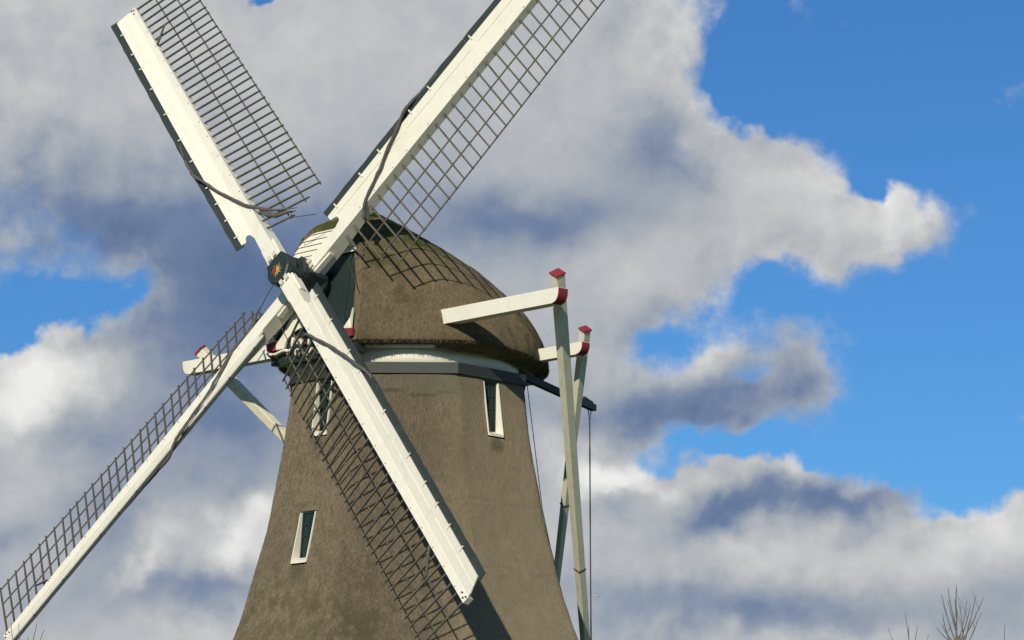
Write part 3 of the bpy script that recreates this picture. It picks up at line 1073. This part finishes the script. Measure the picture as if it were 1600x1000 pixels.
nr = 11
for k in range(nr):
    a_ = 2 * pi * k / nr + 0.15
    L = 0.21 if k % 2 == 0 else 0.165
    wv = 0.020
    p0 = (cos(a_ + pi / 2) * wv, sin(a_ + pi / 2) * wv)
    base = (cos(a_) * 0.05, sin(a_) * 0.05)
    pts = [he(base[0] + p0[0], base[1] + p0[1]), he(cos(a_) * L, sin(a_) * L), he(base[0] - p0[0], base[1] - p0[1])]
    MB().prism(pts, NN * 0.008).build('star_ray', M_YELLOW, hub)
MB().prism([he(0.02 + 0.055 * cos(2 * pi * i / 16), 0.01 + 0.055 * sin(2 * pi * i / 16), 0.010) for i in range(16)], NN * 0.006).build('star_heart', M_YELLOW, hub)
MB().prism([he(-0.065 + 0.075 * cos(2 * pi * i / 14) * (1.0 if cos(2 * pi * i / 14) < 0 else 0.9), -0.005 + 0.085 * sin(2 * pi * i / 14 + .25), 0.018) for i in range(14)], NN * 0.012).build('red_heart', M_RED, hub)

# --- sails -----------------------------------------------------------
bar_me = None


def unit_bar(mat):
    """lattice bar: 1 m long along +X, worn square rod"""
    v = []
    for x, s in ((0, 1.0), (0.5, 0.97), (1.0, 0.85)):
        for a_, b_ in ((-1, -1), (1, -1), (1, 1), (-1, 1)):
            v.append((x, a_ * 0.019 * s, b_ * 0.023 * s))
    f = [(3, 2, 1, 0), (8, 9, 10, 11)]
    for j in range(2):
        for k_ in range(4):
            f.append((j * 4 + k_, j * 4 + (k_ + 1) % 4, (j + 1) * 4 + (k_ + 1) % 4, (j + 1) * 4 + k_))
    me = bpy.data.meshes.new('bar')
    me.from_pydata(v, [], f); me.materials.append(mat); me.update()
    return me


BAR = unit_bar(M_BAR)
RT = 12.42       # tip radius


def sail(origin, er, el, wroot, wtip, fboard, width0, width1, seed, label, bunch=True):
    """er: along the stock, el: towards the leading edge; weather angles in degrees"""
    rnd = random.Random(seed)
    L3 = lambda r, l, n_: origin + er * r + el * l + NN * n_
    ws = lambda r: interp(r, [0, 1.2, 3.0, RT], [0.36, 0.36, 0.31, 0.17])
    ds = lambda r: interp(r, [0, 1.2, 3.0, RT], [0.42, 0.40, 0.29, 0.16])
    # stock
    v = []; f = []
    st = [0.30, 0.8, 1.2, 2.0, 3.0, 5.5, 8.0, 10.5, RT]
    for r in st:
        for sl_, nn_ in ((-1, 0), (1, 0), (1, -1), (-1, -1)):
            v.append(L3(r, sl_ * ws(r) / 2, nn_ * ds(r)))
    for i in range(len(st) - 1):
        for k_ in range(4):
            f.append((i * 4 + k_, i * 4 + (k_ + 1) % 4, (i + 1) * 4 + (k_ + 1) % 4, (i + 1) * 4 + k_))
    f.append((0, 1, 2, 3)); e = (len(st) - 1) * 4; f.append((e + 3, e + 2, e + 1, e))
    s_ob = mesh_obj('sail', v, f, M_WHITE, mill)
    s_ob['label'] = label
    # cleats and wedges where the stock enters the hub
    for sl_ in (-1, 1):
        MB().beam(L3(0.42, sl_ * (ws(1) / 2 + 0.03), -0.12), L3(1.05, sl_ * (ws(1) / 2 + 0.03), -0.14), el, 0.055, 0.14).build('wedge', M_WHITE, s_ob)
    MB().beam(L3(0.40, -0.10, 0.035), L3(0.54, -0.10, 0.035), el, 0.10, 0.06).build('wedge', M_OFFWHITE, s_ob)
    MB().beam(L3(0.40, 0.08, 0.035), L3(0.56, 0.08, 0.035), el, 0.11, 0.06).build('wedge', M_OFFWHITE, s_ob)

    # wind boards on the leading side, in four lengths, tilted forward
    fb = radians(fboard)
    wbr = lambda r: interp(r, [1.5, 6.0, RT], [0.37, 0.47, 0.50])
    R0 = 1.58

    def board(r, x, lift=0.0):
        l = ws(r) / 2 - 0.004 + x * cos(fb)
        return L3(r, l, x * sin(fb) - 0.012 + lift * cos(fb)) - el * lift * sin(fb)
    cuts = [R0, 4.35, 7.10, 9.80, RT - 0.02]
    for i in range(4):
        ra, rb = cuts[i] + (0.0015 if i else 0), cuts[i + 1] - 0.0015
        wa, wb_ = wbr(ra), wbr(rb)
        if i == 0:
            # the inner end has a quarter-round notch beside the stock
            out = [board(ra, wa), board(ra, 0.25)]
            for k_ in range(9):
                g_ = pi * k_ / 8
                out.append(board(ra + 0.03 + 0.17 * sin(g_), 0.13 + 0.10 * cos(g_)))
            out += [board(ra, 0.0), board(rb, 0.0), board(rb, wb_)]
        elif i == 3:
            out = [board(ra, wa), board(ra, 0), board(rb, 0), board(rb, 0.12), board(rb - 0.10, wb_)]
        else:
            out = [board(ra, wa), board(ra, 0), board(rb, 0), board(rb, wb_)]
        wbo = MB().prism(out, (board(ra, 0, -0.028) - board(ra, 0))).build('wind_board', M_WHITE, s_ob)
        # cover lath over the joint between the two planks of a length
        xm = wa * 0.56
        MB().beam(board(ra + 0.25, xm, 0.004), board(rb - 0.02, wb_ * 0.56, 0.004), el, 0.020, 0.012).build('cover_lath', M_WHITE, s_ob)
    # dark leading edge board, set a little behind
    for i in range(4):
        ra, rb = cuts[i] - (0.03 if i == 0 else -0.004), cuts[i + 1] - 0.004
        wv = lambda r: 0.006 * sin(r * 5.1 + seed) + 0.005 * sin(r * 13 + seed)
        rs = [ra + (rb - ra) * k_ / 10 for k_ in range(11)]
        out = [board(r, wbr(r) - 0.05, -0.036) for r in rs] + [board(r, wbr(r) + 0.19 + wv(r), -0.050) for r in reversed(rs)]
        MB().prism(out, (board(ra, 0, -0.02) - board(ra, 0))).build('leading_edge_board', M_EDGE, s_ob)
    # small white pegs along the joint
    r = R0 + 0.35
    while r < RT - 0.3:
        MB().beam(board(r, wbr(r) - 0.06, 0.012), board(r, wbr(r) + 0.075, 0.012), er, 0.030, 0.030).build('peg', M_WHITE, s_ob)
        r += rnd.choice([0.75, 1.0, 1.25, 1.6])
    # bolts along the stock
    rb_ = 2.4
    while rb_ < RT - 0.4:
        MB().tube([L3(rb_, -ws(rb_) * rnd.uniform(0.22, 0.36), -0.01), L3(rb_, -ws(rb_) * 0.3, 0.012)], 0.013, 6).build('bolt', M_IRON, s_ob)
        rb_ += rnd.uniform(0.55, 0.95)
    # bolts at the tip
    for (dr, dl) in ((0.10, -0.02), (0.22, 0.03), (0.05, 0.05)):
        MB().tube([L3(RT - dr, dl, -0.01), L3(RT - dr, dl, 0.03)], 0.02, 8).build('bolt', M_IRON, s_ob)

    # lattice: bars set through the stock, twisted ("weathered") along the sail
    def weather(r):
        return radians(interp(r, [1.5, RT], [wroot, wtip]))
    def width(r):
        return interp(r, [1.5, RT], [width0, width1])
    def lat(r, x):
        w = weather(r)
        base_n = -ds(r) * 0.45
        return L3(r, -ws(r) / 2 - x * cos(w), base_n - x * sin(w))
    nb = 34
    R1 = 1.62
    step = (RT - 0.08 - R1) / (nb - 1)
    for k_ in range(nb):
        r = R1 + step * k_
        Lb = width(r) * (0.42 if k_ == 0 else 0.74 if k_ == 1 else 1.0) + 0.05 + rnd.uniform(-0.015, 0.015)
        p, q = lat(r, -0.06), lat(r + rnd.uniform(-.03, .03), Lb)
        d = (q - p)
        xax = d.normalized()
        zax = (NN - xax * NN.dot(xax)).normalized()
        yax = zax.cross(xax)
        b_ = bpy.data.objects.new('bar', BAR)
        link(b_, s_ob)
        m4 = Matrix((xax, yax, zax)).transposed().to_4x4()
        m4.translation = p
        b_.matrix_basis = m4 @ Matrix.Diagonal((d.length, 1, 1, 1))
    for j, fr in enumerate((0.36, 0.68, 1.0)):
        pts = []
        r = R1 + step * j - 0.05
        rs = [r + (RT - 0.04 - r) * i / 40 for i in range(41)]
        mbx = MB()
        for i in range(40):
            pa, pb = lat(rs[i], width(rs[i]) * fr), lat(rs[i + 1], width(rs[i + 1]) * fr)
            off = NN * -0.034
            mbx.beam(pa + off, pb + off, NN, 0.020, 0.036)
        mbx.build('batten', M_BAR, s_ob)

    # furled cloth: from the lattice across the stock, then behind the leading edge
    cl = [(1.55, -1.05, -0.42), (1.95, -0.62, -0.30), (2.25, -0.36, -0.12), (2.55, -0.16, 0.05), (3.05, 0.05, 0.075), (3.70, 0.30, 0.17), (4.35, 0.50, 0.27), (4.85, 0.65, 0.30), (5.25, 0.73, 0.20), (5.8, 0.73, 0.12), (6.6, 0.66, 0.06), (7.6, 0.60, 0.02)]
    crr = [0.008, 0.028, 0.044, 0.038, 0.036, 0.038, 0.040, 0.042, 0.042, 0.040, 0.034, 0.02]
    jr = rnd.uniform(-0.12, 0.25)
    tb = sin(fb)
    pts = []; rad = []
    n_ = 56
    ks = list(range(len(cl)))
    s_first = 0.0 if bunch else 2.0
    for i in range(n_):
        s = s_first + i / (n_ - 1) * (len(cl) - 1 - s_first)
        r = spline(s, ks, [c[0] for c in cl]); l = spline(s, ks, [c[1] for c in cl]); nn_ = spline(s, ks, [c[2] for c in cl])
        if l > ws(r) / 2:
            nn_ = (l - ws(r) / 2) * math.tan(fb) + (0.07 if s < 7.0 else 0.07 - (s - 7.0) * 0.14 if s < 8.2 else -0.10)
        elif s < 3:
            w = weather(max(r, 1.6))
            nn_ = max(nn_, -0.20 - (abs(l) - .15) * math.tan(w) + 0.08) if s < 2.2 else nn_
        p = L3(r + jr * min(1, s / 4), l, nn_)
        p += el * 0.006 * sin(i * 0.7 + seed)
        pts.append(p)
        rad.append(interp(s, ks, crr) * (1 + 0.12 * sin(i * 1.3 + seed) + 0.06 * sin(i * 2.9)))
    MB().tube(pts, rad, 9).build('furled_cloth', M_CLOTH, s_ob, True)
    # bunch of cloth tied in the corner of the lattice
    bp = [] if not bunch else [(1.66, -1.05, .012), (1.74, -0.80, .035), (1.86, -0.56, .065), (2.02, -0.40, .07), (2.22, -0.26, .035)]
    if bp:
        MB().tube([lat(r, -l - ws(r) / 2) + NN * 0.07 + er * 0.03 * sin(i * 2.0) for i, (r, l, q) in enumerate(bp)], [q for r, l, q in bp], 9).build('cloth_bunch', M_CLOTH, s_ob, True)
    # loose ends of rope near the tip
    MB().tube([lat(10.35, -0.05) + NN * .05, lat(10.62, 0.18) + NN * .06, lat(10.95, 0.42) + NN * .05, lat(11.0, 0.62) + NN * .05], [0.03, 0.035, 0.025, 0.012], 6).build('rope_end', M_CLOTH, s_ob, True)
    # rope running in to the hub
    MB().tube([lat(1.7, 0.75) + NN * .05, L3(1.25, -0.85, -0.25), L3(0.95, -1.35, -0.55)], 0.012, 5).build('sail_rope', M_ROPE, s_ob)
    return s_ob


HI = HUB - NN * 0.67
sail(HI, ARM_A, ARM_B, 20, 2, 22, 1.62, 1.80, 1, 'white sail pointing up to the right over the cap', False)
sail(HUB, ARM_B, -ARM_A, 31, 20, 25, 1.72, 1.54, 2, 'white sail pointing up to the left')
sail(HI, -ARM_A, -ARM_B, 21, 12, 24, 1.80, 2.05, 3, 'white sail pointing down to the left, seen nearly edge on')
sail(HUB, -ARM_B, ARM_A, 15, -5, 11, 1.50, 1.38, 4, 'white sail pointing down to the right across the tower', False)


# ------------------------------------------------------------------ bare trees
def bare_tree(name, base, tips, height_fork, trunk_r, label, seed, group=None):
    """pollard: short trunk, knuckle, long upright shoots ending at the given tips"""
    rnd = random.Random(seed)
    root = bpy.data.objects.new(name, None)
    link(root); root.location = base
    tag(root, label, 'tree', group)
    kn = Vector((rnd.uniform(-.1, .1), 0, height_fork))
    MB().tube([(0, 0, -0.05), (0.03, 0, height_fork * 0.35), (-0.03, 0.02, height_fork * 0.7), kn, kn + Vector((0, 0, 0.22))],
              [trunk_r * 1.9, trunk_r * 1.4, trunk_r * 1.0, trunk_r * 0.45, trunk_r * 0.12], 12).build('trunk', M_BARK, root, True)
    for tp in tips:
        q = Vector(tp)
        start = kn + Vector((rnd.uniform(-.6, .6) * trunk_r, rnd.uniform(-.6, .6) * trunk_r, rnd.uniform(-0.1, 0.15)))
        start.x += (q.x - kn.x) * 0.10
        ctrl = Vector((start.x + (q.x - start.x) * 0.55, start.y + (q.y - start.y) * .6, start.z + (q.z - start.z) * 0.45))
        pts = []
        for i in range(9):
            f = i / 8
            p = start * (1 - f) ** 2 + ctrl * 2 * f * (1 - f) + q * f * f
            p += Vector((noise.noise(p * 2.3), noise.noise(p * 2.3 + Vector((9, 0, 0))), 0)) * 0.03 * f * (1 - f) * 4
            pts.append(p)
        r0 = rnd.uniform(0.0085, 0.0125)
        rr = [r0 * (1 - 0.55 * i / 8) for i in range(9)]
        sh = MB().tube(pts, rr, 6).build('shoot', M_BARK, root, True)
        for _ in range(rnd.randint(0, 2) if len(tips) > 8 else 0):
            i = rnd.randint(3, 6)
            d = Vector((rnd.uniform(-.5, .5), rnd.uniform(-.3, .3), 1.0)).normalized() * rnd.uniform(0.15, 0.4)
            MB().tube([pts[i], pts[i] + d * 0.5 + Vector((0, 0, .02)), pts[i] + d], [rr[i] * .6, rr[i] * .45, rr[i] * .3], 5).build('twig', M_BARK, sh)
    return root


def px_xz(x, y, yy=-30.0):
    # bearing and height of a shoot tip at 45 m: metres from the camera axis
    dist = (yy + 75) / cos(radians(2))
    az = radians(2) + math.atan((x - 800) / 4725 / cos(radians(11)))
    X_ = (yy + 75) * math.tan(az)
    el = radians(11) - math.atan((y - 500) / 4725)
    return X_, 1.7 + math.hypot(X_, yy + 75) * math.tan(el)


def tree_at(name, cx, tips_px, fork_z, tr, label, seed):
    rnd = random.Random(seed + 50)
    bx = px_xz(cx, 1100)[0]
    tips = []
    for (x, y) in tips_px:
        X_, z = px_xz(x, y)
        tips.append((X_ - bx, rnd.uniform(-0.35, 0.35), z))
    return bare_tree(name, (bx, -30, 0), tips, fork_z, tr, label, seed, 'bare pollard trees in front of the mill')


tree_at('bare_tree', 1486, [(1459, 932), (1470.5, 923), (1487, 917), (1510, 937), (1522, 939), (1523, 961), (1480, 941), (1458, 963), (1497, 944), (1456.5, 980), (1499, 955), (1452, 983), (1474, 940), (1490, 950)],
        5.48, 0.10, 'bare leafless tree with the fullest bunch of upright shoots at lower right', 11)
tree_at('bare_tree', 1411, [(1381, 982), (1404, 984), (1408.5, 957), (1418.5, 984), (1395, 1003), (1443, 993)], 5.2, 0.07, 'bare tree with few thin shoots, left of the fullest one', 12)
tree_at('bare_tree', 1556, [(1554.5, 979), (1561, 1006), (1547, 1010)], 5.2, 0.07, 'bare tree showing one single shoot near the right edge', 13)
tree_at('bare_tree', 60, [(72, 980), (82, 988), (45, 981), (28, 976), (64, 1003), (38, 1000)], 5.1, 0.07, 'bare tree with thin shoots below the lower left sail', 14)

# ------------------------------------------------------------------ gull
gx = bpy.data.objects.new('gull', None)
link(gx)
gx.location = (25.7, 330, 42.7)
gx.rotation_euler = (0, radians(8), radians(75))
tag(gx, 'white gull in flight, tiny, right of the windmill', 'bird')
bpts = [(-0.24, 0, 0.0), (-0.16, 0, 0.01), (-0.02, 0, 0.0), (0.12, 0, 0.01), (0.20, 0, 0.03), (0.26, 0, 0.03), (0.31, 0, 0.015)]
MB().tube(bpts, [0.012, 0.05, 0.085, 0.07, 0.048, 0.045, 0.006], 10).build('body', M_GULL, gx, True)
for s in (-1, 1):
    top = [(0.10, 0.05 * s, 0.03), (0.14, 0.28 * s, 0.16), (0.04, 0.62 * s, 0.20), (-0.06, 0.68 * s, 0.19), (0.0, 0.40 * s, 0.15), (-0.06, 0.22 * s, 0.10), (-0.08, 0.05 * s, 0.03)]
    MB().prism(top, (0, 0, -0.018)).build('wing', M_GULLGREY if s < 0 else M_GULL, gx)
MB().prism([(-0.20, -0.02, 0.0), (-0.36, -0.06, 0.0), (-0.36, 0.06, 0.0), (-0.20, 0.02, 0.0)], (0, 0, -0.012)).build('tail', M_GULL, gx)
